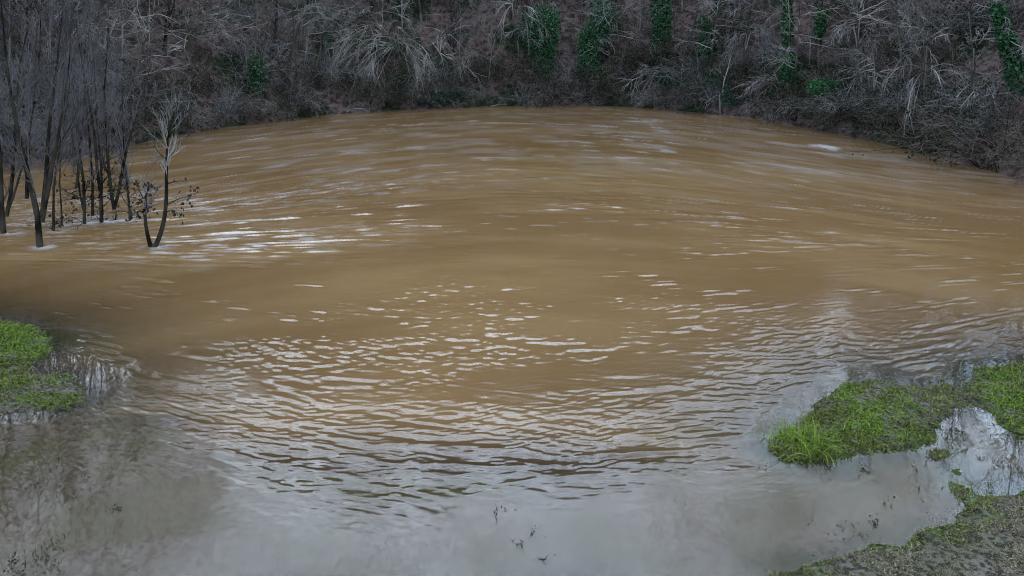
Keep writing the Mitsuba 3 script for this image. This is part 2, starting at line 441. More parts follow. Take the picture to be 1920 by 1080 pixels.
def drooping_tree(seed, h=8.5, r=0.16, bark_='bark_grey', tw='twig_grey', nl=10, droop=-0.35, out=(0, -1.2, 0.2), t0=0.35):
    """A tree on the bank whose long limbs arch out over the water and hang."""
    g = np.random.default_rng(seed)
    tr = stem(g, h, r, (g.normal() * 0.08, -0.14), 0.07)
    lim = children(g, tr, nl, t0, 1.0, 1.05, 0.55, 10, 0.17, droop, 0.5, bias=out, rmin=0.02)
    br = children(g, lim, 6, 0.18, 0.95, 0.6, 0.5, 7, 0.17, droop * 0.7, 0.6, rmin=0.013)
    t1 = children(g, br, 4, 0.15, 1, 0.6, 0.5, 5, 0.17, -0.2, 0.6, rmin=0.008)
    t2 = children(g, t1, 1, 0.2, 1, 0.6, 0.5, 3, 0.1, -0.2, 0.7, rmin=0.006)
    return {'trunk': (tubes([(tr, 8)]), 'bark_brown'), 'branches': (tubes([(lim, 6), (br, 4)]), bark_), 'twigs': (tubes([(t1, 3), (t2, 3)]), tw)}


def shrub(seed, h=2.4, n=26, bark_='bark_brown', tw='twig_brown', leafy=0, arch=-0.7, spread=0.9):
    """A many-stemmed bank shrub of arching shoots."""
    g = np.random.default_rng(seed)
    a = g.random(n) * 2 * PI
    s = spread * np.sqrt(g.random(n))
    d = np.stack([np.cos(a) * s, np.sin(a) * s - 0.25, np.ones(n)], 1)
    p0 = np.stack([np.cos(a) * 0.35 * s, np.sin(a) * 0.35 * s, np.full(n, -0.3)], 1)
    st = grow(g, p0, d, h * (0.7 + 0.7 * g.random(n)), 0.012 + 0.016 * g.random(n), 8, 0.13, arch, 0.35)
    br = children(g, st, 7, 0.2, 1, 0.7, 0.45, 5, 0.16, arch * 0.6, 0.6, rmin=0.007)
    t1 = children(g, br, 5, 0.15, 1, 0.7, 0.5, 4, 0.16, -0.2, 0.7, rmin=0.0055)
    out = {'stems': (tubes([(st, 5)]), bark_), 'twigs': (tubes([(br, 3), (t1, 3)]), tw)}
    if leafy:
        c = t1[0][:, -1]
        c = c[g.integers(0, len(c), leafy)] + g.normal(size=(leafy, 3)) * 0.12
        out['leaves'] = leaves(g, c, 0.11, ((0.005, 0.010, 0.005), (0.018, 0.030, 0.013)))
    return out


def sapling(seed, h=4.5, r=0.035, bark_='bark_grey'):
    g = np.random.default_rng(seed)
    tr = stem(g, h, r, g.normal(size=2) * 0.15, 0.10)
    lim = children(g, tr, 9, 0.2, 0.98, 0.8, 0.35, 6, 0.15, 0.2, 0.6, rmin=0.009)
    br = children(g, lim, 5, 0.2, 1, 0.7, 0.5, 4, 0.15, 0.1, 0.6, rmin=0.006)
    return {'trunk': (tubes([(tr, 6)]), bark_), 'branches': (tubes([(lim, 4)]), bark_), 'twigs': (tubes([(br, 3)]), bark_)}


def ivy_cloud(g, pts, rad, size, cols):
    """Ivy leaves clothing the line pts to the radius rad."""
    pts, rad = np.asarray(pts, float), np.asarray(rad, float)
    seg = np.linalg.norm(np.diff(pts, axis=0), axis=1)
    w = np.concatenate([[0], np.cumsum(seg)])
    n = int((seg * (rad[1:] + rad[:-1]) * 0.5).sum() * 1700) + 250
    t = g.random(n) * w[-1]
    c = np.stack([np.interp(t, w, pts[:, k]) for k in range(3)], 1)
    R = np.interp(t, w, rad)
    lump = meshkit.noise(c * 1.3, 5)[:, None]
    c = c + unit(g.normal(size=(n, 3))) * (R * (0.5 + 0.6 * g.random(n)))[:, None] * (0.75 + 0.7 * lump)
    return leaves(g, c, size, cols, droop=0.6, aspect=0.85)


IVY = ((0.014, 0.040, 0.018), (0.055, 0.125, 0.058))


def put(key, parts):
    for name, it in parts.items():
        if isinstance(it[1], str):
            scene[f'{key}__{name}'] = mikit.ply(it[0], it[1], smooth=True)
        else:
            add_leaves(key, name, it)


def moved(parts, to, rz=0.0, s=1.0):
    c, n = math.cos(rz), math.sin(rz)
    R = np.array([[c, -n, 0], [n, c, 0], [0, 0, 1]])
    out = {}
    for name, it in parts.items():
        if isinstance(it[1], str):
            out[name] = (((it[0][0] * s) @ R.T + to, it[0][1]), it[1])
        else:
            (v, f), col = it
            out[name] = (((v * s) @ R.T + to, f), col)
    return out


counts = {}


def numbered(name):
    k = counts.get(name, 0)
    counts[name] = k + 1
    return name if k == 0 else f'{name}_{k:03d}'


def group_of(gname, parts):
    g = {'type': 'shapegroup'}
    for name, it in parts.items():
        if isinstance(it[1], str):
            g[name] = mikit.ply(it[0], it[1], smooth=True)
        else:
            add_leaves(g, name, it)
    scene[gname] = g


def place(name, gname, at, rz, s, label=None, cat=None, group=None, kind=None, sx=None):
    key = numbered(name)
    scene[key] = {'type': 'instance', 'shapegroup': {'type': 'ref', 'id': gname},
                  'to_world': T().translate([float(v) for v in at]).rotate([0, 0, 1], math.degrees(rz)).scale([s, s, s] if sx is None else [sx, sx, s])}
    tag(key, label, cat, group, kind)
    return key


# ------------------------------------------------------------------ the woods on the far slope
rng = np.random.default_rng(77)
POLES = []
for k in range(7):
    gn = f'pole_kind_{k}'
    group_of(gn, pole_tree(100 + k, 9 + 1.2 * (k % 4), 0.07 + 0.02 * (k % 3), ['bark_brown', 'bark_brown', 'bark_dark', 'bark_grey', 'bark_dark', 'bark_brown', 'bark_grey'][k],
                           ['twig_mauve', 'twig_brown', 'twig_mauve', 'twig_grey', 'twig_grey', 'twig_mauve', 'twig_brown'][k]))
    POLES.append(gn)
DROOPS = []
for k in range(5):
    gn = f'droop_kind_{k}'
    group_of(gn, drooping_tree(200 + k, 7.0 + 0.7 * k, 0.09 + 0.01 * k, ['bark_grey', 'bark_pale', 'bark_grey', 'bark_pale', 'bark_pale'][k], ['twig_grey', 'twig_grey', 'twig_mauve', 'twig_grey', 'twig_mauve'][k]))
    DROOPS.append(gn)
SHRUBS = []
for k in range(6):
    gn = f'shrub_kind_{k}'
    group_of(gn, shrub(300 + k, 1.9 + 0.3 * (k % 3), 24, ['bark_brown', 'bark_grey', 'bark_dark'][k % 3], ['twig_brown', 'twig_grey', 'twig_brown'][k % 3], leafy=[0, 900, 300, 1500, 0, 900][k]))
    SHRUBS.append(gn)
SAPS = []
for k in range(3):
    gn = f'sapling_kind_{k}'
    group_of(gn, sapling(400 + k, 4.0 + k, 0.03 + 0.006 * k, ['bark_grey', 'bark_pale', 'bark_brown'][k]))
    SAPS.append(gn)

BL = shapely.segmentize(BANK_LINE, 0.5)
s_lo, s_hi = BANK_LINE.project(shapely.Point(*BANK[2])), BANK_LINE.project(shapely.Point(*BANK[-3]))


def bank_spot(s, d):
    """The point d metres inland from the bank at arc length s, and the direction that points inland there."""
    a, b = BANK_LINE.interpolate(s - 1.5), BANK_LINE.interpolate(s + 1.5)
    t = np.array([b.x - a.x, b.y - a.y])
    t /= np.linalg.norm(t)
    nrm = np.array([-t[1], t[0]])
    c = BANK_LINE.interpolate(s)
    q = np.array([c.x, c.y]) + nrm * d
    return q, nrm


def on_hill(q):
    return np.array([q[0], q[1], float(hill_z(np.array([q[0]]), np.array([q[1]]))[0])])


def zone(q):
    return 'left' if q[0] < -14 else 'right' if q[0] > 13 else 'middle'


WHERE = {'left': 'behind the flooded trees', 'middle': 'across the river', 'right': 'on the right of the bend'}
length = s_hi - s_lo


LOOK = {}
for k in range(7):
    LOOK[f'pole_kind_{k}'] = ['slender brown-barked bare tree with mauve twigs', 'straight bare tree with brown twigs', 'dark-trunked bare tree with mauve twigs', 'tall grey-barked bare tree with grey twigs',
                              'dark thin bare tree with grey twigs', 'brown-trunked bare tree with mauve crown', 'grey-barked bare tree with brown twigs'][k]
for k in range(5):
    LOOK[f'droop_kind_{k}'] = ['grey-limbed bare tree leaning out over the bank', 'small pale-limbed bare tree with outstretched limbs', 'grey-limbed bare tree with mauve twigs', 'pale-limbed bare tree with grey twigs', 'tall pale-limbed bare tree with mauve twigs'][k]
for k in range(6):
    LOOK[f'shrub_kind_{k}'] = ['leafless brown shrub', 'grey shrub with dark leaves', 'dark tall shrub with few leaves', 'low brown shrub full of dark leaves', 'leafless grey shrub', 'tall dark shrub with dark leaves'][k]
for k in range(3):
    LOOK[f'sapling_kind_{k}'] = ['thin grey sapling', 'thin pale sapling', 'tall thin brown sapling'][k]


def scatter(name, kinds, n, d0, d1, face, smin, smax, cat, power=1.0):
    for k in range(n):
        s = s_lo + length * (k + rng.random()) / n
        d = d0 + (d1 - d0) * rng.random() ** power
        q, nrm = bank_spot(s, d)
        at = on_hill(q)
        ang = math.atan2(nrm[1], nrm[0]) - PI / 2
        rz = ang + (rng.normal() * 0.45 if face else rng.random() * 2 * PI)
        z = zone(q)
        kind = kinds[rng.integers(len(kinds))]
        at_water = ', over the water' if name == 'bank_shrub' else ', at the waterline' if d < 1.2 else ', low down' if d < 6 else ', higher up'
        place(name, kind, at, rz, smin + (smax - smin) * rng.random(), f'{LOOK[kind]} {WHERE[z]}{at_water}', cat, f'{cat}s {WHERE[z]}')


scatter('bare_tree', POLES, 165, 1.0, 18.0, False, 0.8, 1.25, 'bare tree')
scatter('drooping_tree', DROOPS, 56, 0.3, 9.0, True, 0.75, 1.15, 'drooping tree')
scatter('bank_shrub', SHRUBS, 120, 0.0, 1.6, True, 0.7, 1.2, 'bank shrub')
scatter('hillside_shrub', SHRUBS, 110, 1.6, 13.0, True, 0.7, 1.3, 'hillside shrub')
scatter('sapling', SAPS, 140, 0.4, 12.0, False, 0.8, 1.2, 'sapling')
# woods higher up the hill, above the picture: they show only as a reflection
for k in range(110):
    s = s_lo + length * (k + rng.random()) / 110
    q, _ = bank_spot(s, 20 + 45 * rng.random())
    key = 'upper_woods__%03d' % (k + 1)
    scene[key] = {'type': 'instance', 'shapegroup': {'type': 'ref', 'id': POLES[rng.integers(7)]}, 'to_world': T().translate(on_hill(q).tolist()).rotate([0, 0, 1], 360 * rng.random()).scale(1.0 + 0.4 * rng.random())}
tag('upper_woods', 'bare woods covering the upper part of the hillside', 'woods', kind='stuff')

# ------------------------------------------------------------------ trees that stand out on the far slope


def bank_y(px):
    """Distance of the far water's edge at the photograph's column px."""
    xs = [q[0] for q in BANK_PX]
    return CAM_H * FOC / (np.interp(px, xs, [q[1] for q in BANK_PX]) - HOR)


def foot(px, back):
    y = bank_y(px) + back
    x = (px - 960) * y / FOC
    return on_hill((x, y))


def face_cam(p):
    return math.atan2(p[1], p[0]) - PI / 2


def fountain(px, py, back, seed, limbs, tw='bark_pale', girth=0.05, trunk_r=0.075, trunk_px=None, lean=0.0):
    """A tree whose limbs spread from hubs on its trunk. limbs: (hub px, hub py, how many, from and to which angle from the vertical in degrees,
    length in px, droop, crookedness)."""
    g = np.random.default_rng(seed)
    y = bank_y(min(max(px, 0), 1920)) + back
    f = foot(px if trunk_px is None else trunk_px, back)
    top = Q(px, py, y)
    n = 9
    t = np.linspace(0, 1, n)[:, None]
    line = (f - [0, 0, 0.4]) * (1 - t) + top * t + np.array([0.25, 0.1, 0]) * np.sin(t * PI * 2) * 0.8
    line = np.vstack([line, top + [lean, 0.3, 1.2], top + [lean * 2, 0.5, 2.4]])
    tr = (line[None], np.linspace(trunk_r, 0.03, len(line))[None])
    sets = []
    for hx, hy, k, a0, a1, ln, droop, wig in limbs:
        a = np.radians(a0 + (a1 - a0) * (np.arange(k) + g.random(k)) / k)
        L = ln * y / FOC * (0.6 + 0.6 * g.random(k))
        d = np.stack([np.sin(a), -0.9 * g.random(k) + 0.05, np.cos(a)], 1)
        h = Q(hx, hy, y)
        p0 = np.repeat(h[None], k, 0) + g.normal(size=(k, 3)) * [0.12, 0.12, 0.25]
        sets.append(grow(g, p0, d, L, girth * (0.55 + 0.6 * g.random(k)), 12, wig, droop, 0.3))
        a, r = grow(g, tr[0][:, -3] * 0.5 + tr[0][:, -6] * 0.5, (h - line[-4])[None] + [[0, -0.2, 0.2]], np.array([np.linalg.norm(h - line[-6]) + 0.05]), np.array([girth * 1.2]), 12, 0.03, 0.0, 0.8)
        a = a * 0 + (line[-6] * (1 - np.linspace(0, 1, 12)[:, None]) + h * np.linspace(0, 1, 12)[:, None])
        sets.append((a, r))
    lim = (np.vstack([q[0] for q in sets]), np.vstack([q[1] for q in sets]))
    main = (np.vstack([q[0] for q in sets[::2]]), np.vstack([q[1] for q in sets[::2]]))
    dr_ = np.mean([q[6] for q in limbs])
    br = children(g, main, 6, 0.2, 0.95, 0.5, 0.5, 7, 0.17, dr_ * 0.6, 0.6, rmin=0.013)
    t1 = children(g, br, 5, 0.15, 1, 0.55, 0.5, 5, 0.15, dr_ * 0.4, 0.6, rmin=0.008)
    t2 = children(g, t1, 1, 0.2, 1, 0.55, 0.5, 4, 0.12, dr_ * 0.2, 0.65, rmin=0.007)
    return {'trunk': (tubes([(tr, 8)]), 'bark_brown'), 'branches': (tubes([(lim, 6), (br, 4)]), 'bark_pale'), 'twigs': (tubes([(t1, 3), (t2, 3)]), 'twig_grey' if tw == 'bark_pale' and seed != 501 else tw)}


HERO = [  # px, py of the top of the trunk, metres behind the water, seed, limbs, label
    (716, 60, 0.8, 501, [(735, 80, 15, -120, 120, 120, -1.9, 0.06), (712, 62, 10, -95, -25, 130, -1.9, 0.06), (690, 35, 6, -80, 60, 80, -1.6, 0.1), (742, 82, 8, -150, -60, 150, -1.0, 0.05)], 'pale arching tree whose dense limbs fan out and hang like a fountain'),
    (828, 60, 1.0, 502, [(828, 70, 4, -60, 60, 70, -1.2, 0.15), (840, 108, 6, 60, 130, 80, -0.9, 0.16), (815, 85, 5, -150, 170, 90, -0.8, 0.14)], 'pale crooked bare tree with a few wide hanging limbs beside the arching tree'),
    (968, 0, 2.0, 503, [(960, 5, 9, -130, -30, 90, -1.8, 0.1), (972, 15, 6, 30, 170, 80, -1.8, 0.1), (1000, 48, 3, -110, -60, 60, -0.4, 0.12)], 'bare tree with long hanging pale limbs left of the bushiest ivy-clad trunk'),
    (1612, 20, 2.0, 504, [(1612, 22, 8, -75, 75, 90, -0.8, 0.17), (1600, 50, 6, -110, -40, 75, -1.7, 0.14), (1625, 60, 7, 60, 170, 85, -0.8, 0.17)], 'tall pale bare tree with spreading crooked limbs above the evergreen bush'),
    (1640, 128, 0.4, 505, [(1640, 132, 6, -110, -50, 75, -0.9, 0.16), (1645, 140, 6, 70, 150, 80, -0.5, 0.15)], 'lower pale bare tree with bent limbs at the foot of the right slope'),
    (1738, 132, 0.6, 506, [(1738, 138, 11, -100, 100, 105, -3.2, 0.05), (1738, 85, 8, -90, 90, 50, -0.7, 0.2)], 'pale weeping tree with straight limbs hanging down like a mop'),
    (1828, 120, 0.6, 507, [(1828, 130, 6, -130, 130, 50, -0.9, 0.12), (1836, 175, 6, -150, 150, 65, -1.0, 0.12), (1826, 90, 6, -70, 70, 45, -0.2, 0.15)], 'pale tree with feathery hanging branches near the picture edge'),
    (1700, 30, 3.0, 508, [(1700, 40, 18, -80, 80, 60, -0.6, 0.16), (1705, 70, 8, -120, 120, 50, -0.6, 0.16)], 'tall pale tree with a tangle of fine limbs high on the right slope'),
    (486, 40, 2.5, 509, [(486, 45, 5, -130, -70, 170, -0.4, 0.06), (480, 35, 8, -80, 60, 80, -0.8, 0.1)], 'bare tree with long pale slanting limbs above the flooded trees'),
    (580, 20, 2.5, 510, [(580, 22, 14, -135, -70, 90, -1.3, 0.07), (588, 45, 8, -140, -90, 90, -0.8, 0.07)], 'mauve-twigged tree with feathery limbs sweeping left'),
    (1400, 60, 2.0, 511, [(1400, 62, 7, -120, -40, 60, -1.0, 0.17), (1408, 58, 7, 30, 120, 70, -1.2, 0.17)], 'crooked pale tree with short bent limbs above the crooked sapling'),
    (1445, 150, 0.4, 512, [(1460, 146, 10, -120, -70, 75, -0.5, 0.1), (1450, 150, 6, 70, 150, 50, -0.8, 0.12)], 'low spreading pale tree left of the dark ivy clump'),
    (1240, 135, 0.7, 513, [(1232, 132, 10, -120, -60, 65, -0.7, 0.13), (1240, 130, 9, 60, 150, 50, -1.0, 0.15)], 'low mauve-grey bare tree at the foot of the ivy column'),
    (350, 60, 3.0, 514, [(350, 62, 9, -110, 110, 90, -0.9, 0.14), (340, 90, 6, -120, -60, 80, -0.9, 0.12)], 'bare tree with crooked limbs high above the V-forked young tree'),
    (200, 40, 3.0, 515, [(215, 45, 8, -100, 100, 90, -0.8, 0.15), (200, 60, 6, -120, 120, 80, -0.8, 0.14)], 'crooked dark-limbed tree above the flooded cluster'),
]
for px, py, back, seed, limbs, lab in HERO:
    key = numbered('pale_tree')
    mauve = seed in (510, 513, 512)
    put(key, fountain(px, py, back, seed, limbs, 'twig_mauve' if mauve else 'bark_grey' if seed > 511 else 'bark_pale', 0.036 if seed < 508 else 0.03))
    tag(key, lab, 'pale bare tree', 'pale trees on the far slope')

IVIES = [  # line of the ivy in the photograph (px, py, half width in px), metres behind the water, label
    ([(1022, 30, 30), (1012, 60, 34), (1015, 95, 24), (1018, 138, 16)], 1.5, 'bushy ivy-clad trunk with a broad mop of green ivy at its top'),
    ([(1135, 20, 26), (1130, 45, 26), (1105, 80, 22), (1105, 110, 16), (1128, 150, 12), (1132, 190, 10)], 1.5, 'ivy-clad trunk with a round green head and a dark lower stem'),
    ([(1236, -20, 18), (1240, 20, 19), (1240, 60, 17), (1236, 105, 16)], 2.5, 'straight column of green ivy on a tall trunk in the middle of the slope'),
    ([(1475, -20, 8), (1476, 30, 9), (1476, 80, 9)], 2.0, 'narrow ivy-clad trunk above a dark round ivy bush'),
    ([(1480, 108, 14), (1482, 130, 18), (1484, 152, 12)], 0.8, 'dark round clump of ivy low on a trunk at the right'),
    ([(1868, 10, 10), (1882, 60, 14), (1898, 110, 15), (1912, 170, 20), (1920, 220, 16)], 2.0, 'leaning ivy-clad trunk at the edge of the picture'),
    ([(478, 112, 12), (480, 140, 13), (482, 175, 10)], 1.0, 'short ivy-clad stem above the water in the left part of the slope'),
    ([(1318, 35, 12), (1325, 70, 13), (1320, 100, 10)], 3.0, 'thinly ivy-clad trunk beside the straight ivy column'),
    ([(612, 60, 9), (620, 80, 12)], 3.0, 'small green ivy clump beside the arching pale tree'),
    ([(1545, 20, 9), (1535, 60, 10)], 3.5, 'ivy-clad trunk in the shade left of the tall pale tree'),
]
for line, back, lab in IVIES:
    g = np.random.default_rng(600 + int(line[0][0]))
    key = numbered('ivy_clad_tree')
    y = bank_y(min(max(line[0][0], 0), 1920)) + back
    pts = np.array([Q(a, b, y) for a, b, _ in line])
    rad = np.array([w for *_, w in line]) * y / FOC
    base = on_hill((pts[-1][0], y))
    base[2] -= 0.3
    top = pts[0] + np.array([0.1, 0.2, 3.5])
    tp = np.vstack([top, pts, base])[::-1]
    if base[2] > pts[-1][2] - 0.3:
        tp = np.vstack([top, pts])[::-1]
    tr = (tp[None], np.linspace(0.11, 0.04, len(tp))[None])
    lim = children(g, tr, 9, 0.35, 1, 1.0, 0.28, 7, 0.2, -0.7, 0.4, bias=(0, -0.6, 0), rmin=0.02)
    br = children(g, lim, 5, 0.3, 1, 0.7, 0.5, 5, 0.2, -0.5, 0.6, rmin=0.012)
    t1 = children(g, br, 4, 0.3, 1, 0.7, 0.5, 4, 0.2, -0.3, 0.6, rmin=0.008)
    put(key, {'trunk': (tubes([(tr, 8)]), 'bark_brown'), 'branches': (tubes([(lim, 5), (br, 3)]), 'bark_pale'), 'twigs': (tubes([(t1, 3)]), 'bark_grey')})
    add_leaves(key, 'ivy', ivy_cloud(g, pts, rad, np.float64(0.17), IVY))
    tag(key, lab, 'ivy-clad tree', 'ivy-clad trees on the far slope')

# evergreen bushes
for px, py, wd, ht, back, lab, cols in [
    (1550, 165, 34, 16, 0.4, 'bright green evergreen bush above the water under the tall pale tree', ((0.012, 0.06, 0.022), (0.05, 0.16, 0.055))),
    (1372, 180, 16, 18, 0.3, 'blue-green evergreen bush behind the pale crooked sapling', ((0.012, 0.045, 0.03), (0.04, 0.10, 0.07))),
    (1250, 150, 26, 14, 1.0, 'dark green bush with pale bare twigs below the ivy column', ((0.008, 0.03, 0.016), (0.03, 0.075, 0.04))),
    (690, 82, 40, 9, 2.6, 'flat green holly spray inside the arching pale tree', ((0.02, 0.07, 0.02), (0.06, 0.16, 0.04))),
    (735, 155, 30, 16, 0.7, 'dark evergreen bush at the foot of the arching pale tree', ((0.008, 0.028, 0.018), (0.03, 0.06, 0.04))),
    (820, 182, 60, 14, 0.0, 'long low dark evergreen bush on the waterline left of the middle', ((0.008, 0.022, 0.012), (0.025, 0.05, 0.026))),
    (1335, 152, 18, 10, 1.0, 'small dark green bush left of the pale crooked sapling', ((0.008, 0.035, 0.018), (0.03, 0.085, 0.04))),
    (1100, 130, 18, 18, 1.0, 'dark leafy bush against the trunk with the round ivy head', ((0.008, 0.03, 0.016), (0.03, 0.08, 0.035))),
]:
    g = np.random.default_rng(700 + px)
    y = bank_y(px) + back
    c = Q(px, py, y)
    a, b = wd * y / FOC, ht * y / FOC
    n = int(900 * a * b) + 500
    u = unit(g.normal(size=(n, 3))) * (0.55 + 0.5 * g.random(n))[:, None]
    lump = 0.6 + 0.8 * meshkit.noise(u * 2.2 + px, 3)[:, None]
    key = numbered('evergreen_bush')
    base = on_hill((c[0], c[1]))
    base[2] = min(base[2], c[2]) - 0.3
    k = 7
    d = np.stack([g.normal(size=k) * 0.5, g.normal(size=k) * 0.3, np.ones(k)], 1)
    st = grow(g, np.repeat(base[None], k, 0), d, np.full(k, max(c[2] - base[2], 0.5) + b * 0.8), np.full(k, 0.03), 6, 0.1, 0.2)
    put(key, {'stems': (tubes([(st, 5)]), 'bark_brown')})
    add_leaves(key, 'leaves', leaves(g, c + u * lump * np.array([a, 0.6 * min(a, 1.2), b]), np.float64(0.19), cols))
    tag(key, lab, 'evergreen bush')

# the pale crooked sapling on the waterline
g = np.random.default_rng(41)
ys = bank_y(1352) - 0.1
line = np.array([Q(a, b, ys) for a, b in [(1351, 216), (1350, 195), (1349, 180), (1355, 172), (1358, 150), (1364, 132), (1369, 112), (1374, 84)]])
tr = (line[None], np.linspace(0.085, 0.02, len(line))[None])
fixed = []
for pts, r in [([(1349, 182), (1342, 178), (1334, 185), (1324, 192)], 0.035), ([(1350, 183), (1366, 178), (1384, 176)], 0.03), ([(1353, 190), (1362, 182), (1380, 178)], 0.028), ([(1365, 130), (1374, 118), (1380, 106)], 0.03), ([(1360, 148), (1352, 136), (1347, 130)], 0.025)]:
    w = np.array([Q(a, b, ys - 0.4 * k) for k, (a, b) in enumerate(pts)])
    w = np.stack([np.interp(np.linspace(0, len(w) - 1, 5), np.arange(len(w)), w[:, c]) for c in range(3)], 1)
    fixed.append((w, np.linspace(r, 0.012, 5)))
lim = (np.array([f[0] for f in fixed]), np.array([f[1] for f in fixed]))
t1 = children(g, lim, 6, 0.3, 1, 0.7, 0.5, 4, 0.2, 0.1, 0.6, rmin=0.008)
put('pale_sapling', {'trunk': (tubes([(tr, 7)]), 'bark_pale'), 'branches': (tubes([(lim, 5)]), 'bark_pale'), 'twigs': (tubes([(t1, 3)]), 'bark_pale')})
tag('pale_sapling', 'crooked pale sapling rising straight from the far waterline', 'sapling')

# fallen branches along the far waterline
for px, py, ln, ang, lab in [(938, 205, 1.3, 0.05, 'dark snag sticking out of the water near the middle of the far bank'), (1430, 222, 3.2, 0.25, 'pale bent branch trailing into the water right of the crooked sapling'),
                             (1640, 262, 3.0, 0.15, 'grey branch lying on the water under the weeping tree'), (1890, 318, 3.5, 0.1, 'grey branch lying on the water at the edge of the picture'),
                             (650, 214, 3.0, 0.3, 'thin branch drooping into the water below the arching tree')]:
    g = np.random.default_rng(800 + px)
    c = P(px, py)
    tr = grow(g, np.array([[c[0] + 0.4 * ln, c[1] + 0.5, 0.35]]), np.array([[-1, -0.25, ang * 0.6]]), np.array([ln]), np.array([0.045]), 9, 0.14, -0.35)
    b = children(g, tr, 8, 0.2, 1, 0.8, 0.35, 5, 0.2, 0.2, 0.6, rmin=0.012)
    key = numbered('fallen_branch')
    put(key, {'limb': (tubes([(tr, 6)]), 'bark_grey'), 'twigs': (tubes([(b, 4)]), 'bark_grey')})
    tag(key, lab, 'fallen branch', 'branches in the water along the far bank')

# ------------------------------------------------------------------ flooded trees at the left
DEADLEAF = ((0.012, 0.010, 0.008), (0.045, 0.034, 0.024))


def flooded(px, py, lab, stems, seed, h, r, nleaf=0, tw='twig_flooded', nl=11):
    """stems: lean (left-right, depth), share of the height and of the girth, and the height of the fork each starts from."""
    g = np.random.default_rng(seed)
    b = P(px, py)
    tr_p, tr_r = [], []
    for lx, ly, fh, fr, z0 in stems:
        p0 = b + np.array([0, 0, -0.5 if z0 == 0 else z0])
        a, q = grow(g, p0[None], np.array([[lx, ly, 1.0]]), np.array([0.80 * h * fh - max(z0, -0.5)]), np.array([r * 0.72 * fr]), 12, 0.045, 0.55, 0.12)
        tr_p.append(a[0])
        tr_r.append(q[0])
    tr = (np.array(tr_p), np.array(tr_r))
    lim = children(g, tr, nl, 0.16, 0.98, 0.62, 0.30, 8, 0.08, 0.75, 0.42, rmin=0.009)
    br = children(g, lim, 7, 0.15, 1, 0.6, 0.5, 6, 0.09, 0.55, 0.6, rmin=0.0065)
    t1 = children(g, br, 4, 0.15, 1, 0.6, 0.6, 4, 0.10, 0.35, 0.65, rmin=0.005)
    t2 = children(g, (t1[0][::3], t1[1][::3]), 2, 0.3, 1, 0.5, 0.6, 3, 0.06, 0.2, 0.7, rmin=0.0035)
    key = numbered('flooded_tree')
    put(key, {'trunk': (tubes([(tr, 10)]), 'bark_dark'), 'branches': (tubes([(lim, 5)]), 'bark_brown'), 'twigs': (tubes([(br, 4), (t1, 3), (t2, 3)]), tw)})
    if nleaf:
        low = children(g, tr, 10, 0.06, 0.32, 1.1, 0.16, 6, 0.15, -0.2, 0.3, rmin=0.007)
        lt = children(g, low, 6, 0.3, 1, 0.8, 0.4, 4, 0.2, -0.1, 0.6, rmin=0.004)
        put(key, {'low_shoots': (tubes([(low, 4), (lt, 3)]), 'bark_dark')})
        c = lt[0][g.integers(0, len(lt[0]), nleaf), -1] + g.normal(size=(nleaf, 3)) * 0.05
        add_leaves(key, 'dead_leaves', leaves(g, c, np.float64(0.10), DEADLEAF, 1.2, 0.75))
    tag(key, lab, 'flooded tree', 'bare trees standing in the flood water')


flooded(12, 437, 'dark flooded tree with three upright stems at the very edge of the picture', [(-0.10, 0, 1, 1, 0), (0.10, 0.05, 0.95, 0.7, 0.5), (0.45, -0.05, 0.55, 0.5, 0.55)], 901, 9.0, 0.12)
flooded(79, 463, 'largest flooded tree, forking low into stout upright stems', [(-0.14, 0, 1, 1.0, 0), (0.10, 0.1, 0.95, 0.75, 0.9), (0.26, -0.05, 0.85, 0.7, 0.7)], 902, 9.5, 0.125)
flooded(100, 433, 'single thin flooded stem just behind the largest flooded tree', [(0.0, 0, 1, 1, 0)], 903, 8.0, 0.06, 0)
flooded(116, 421, 'thin flooded stem hung with dark dead leaves behind the largest tree', [(0.03, 0, 1, 1, 0)], 904, 5.0, 0.045, 70, nl=8)
flooded(159, 419, 'slim flooded tree with a leaning side stem, left of the middle cluster', [(0.02, 0, 1, 1, 0), (-0.22, 0, 0.5, 0.6, 0.25)], 905, 8.0, 0.075, 40)
flooded(171, 405, 'thin flooded stem standing farther back in the cluster', [(0.0, 0, 1, 1, 0)], 906, 8.5, 0.07)
flooded(192, 416, 'flooded tree with twin close trunks in the middle of the cluster', [(-0.02, 0, 1, 1, 0), (-0.06, 0.1, 0.9, 0.7, 0.2)], 907, 8.5, 0.085, 30)
flooded(214, 413, 'flooded tree forking into a wide V of stems in the cluster', [(-0.22, 0, 1, 0.8, 0.35), (0.22, 0, 0.8, 0.8, 0.35), (0.0, 0, 0.12, 1, 0)], 908, 8.0, 0.095, 50)
flooded(243, 414, 'rightmost slim upright stem of the flooded cluster', [(0.04, 0, 1, 1, 0)], 909, 6.2, 0.06, 60)
flooded(-60, 430, 'flooded tree whose branches reach in from beyond the picture edge', [(0.05, 0, 1, 1, 0), (0.2, 0, 0.8, 0.7, 0.6)], 910, 9.0, 0.11)
flooded(50, 372, 'tall bare flooded tree behind the two nearest trees', [(0.02, 0, 1, 1, 0), (0.1, 0, 0.9, 0.7, 0.8)], 911, 10.0, 0.10)
flooded(140, 352, 'tall bare flooded tree far back above the cluster', [(0.02, 0, 1, 1, 0), (-0.1, 0, 0.9, 0.7, 0.8)], 912, 9.5, 0.09)
flooded(235, 335, 'slender bare flooded tree farthest back beside the left bank', [(0.03, 0, 1, 1, 0)], 913, 8.0, 0.07)

# the V-shaped young tree
g = np.random.default_rng(55)
yv = P(285, 463)[1]


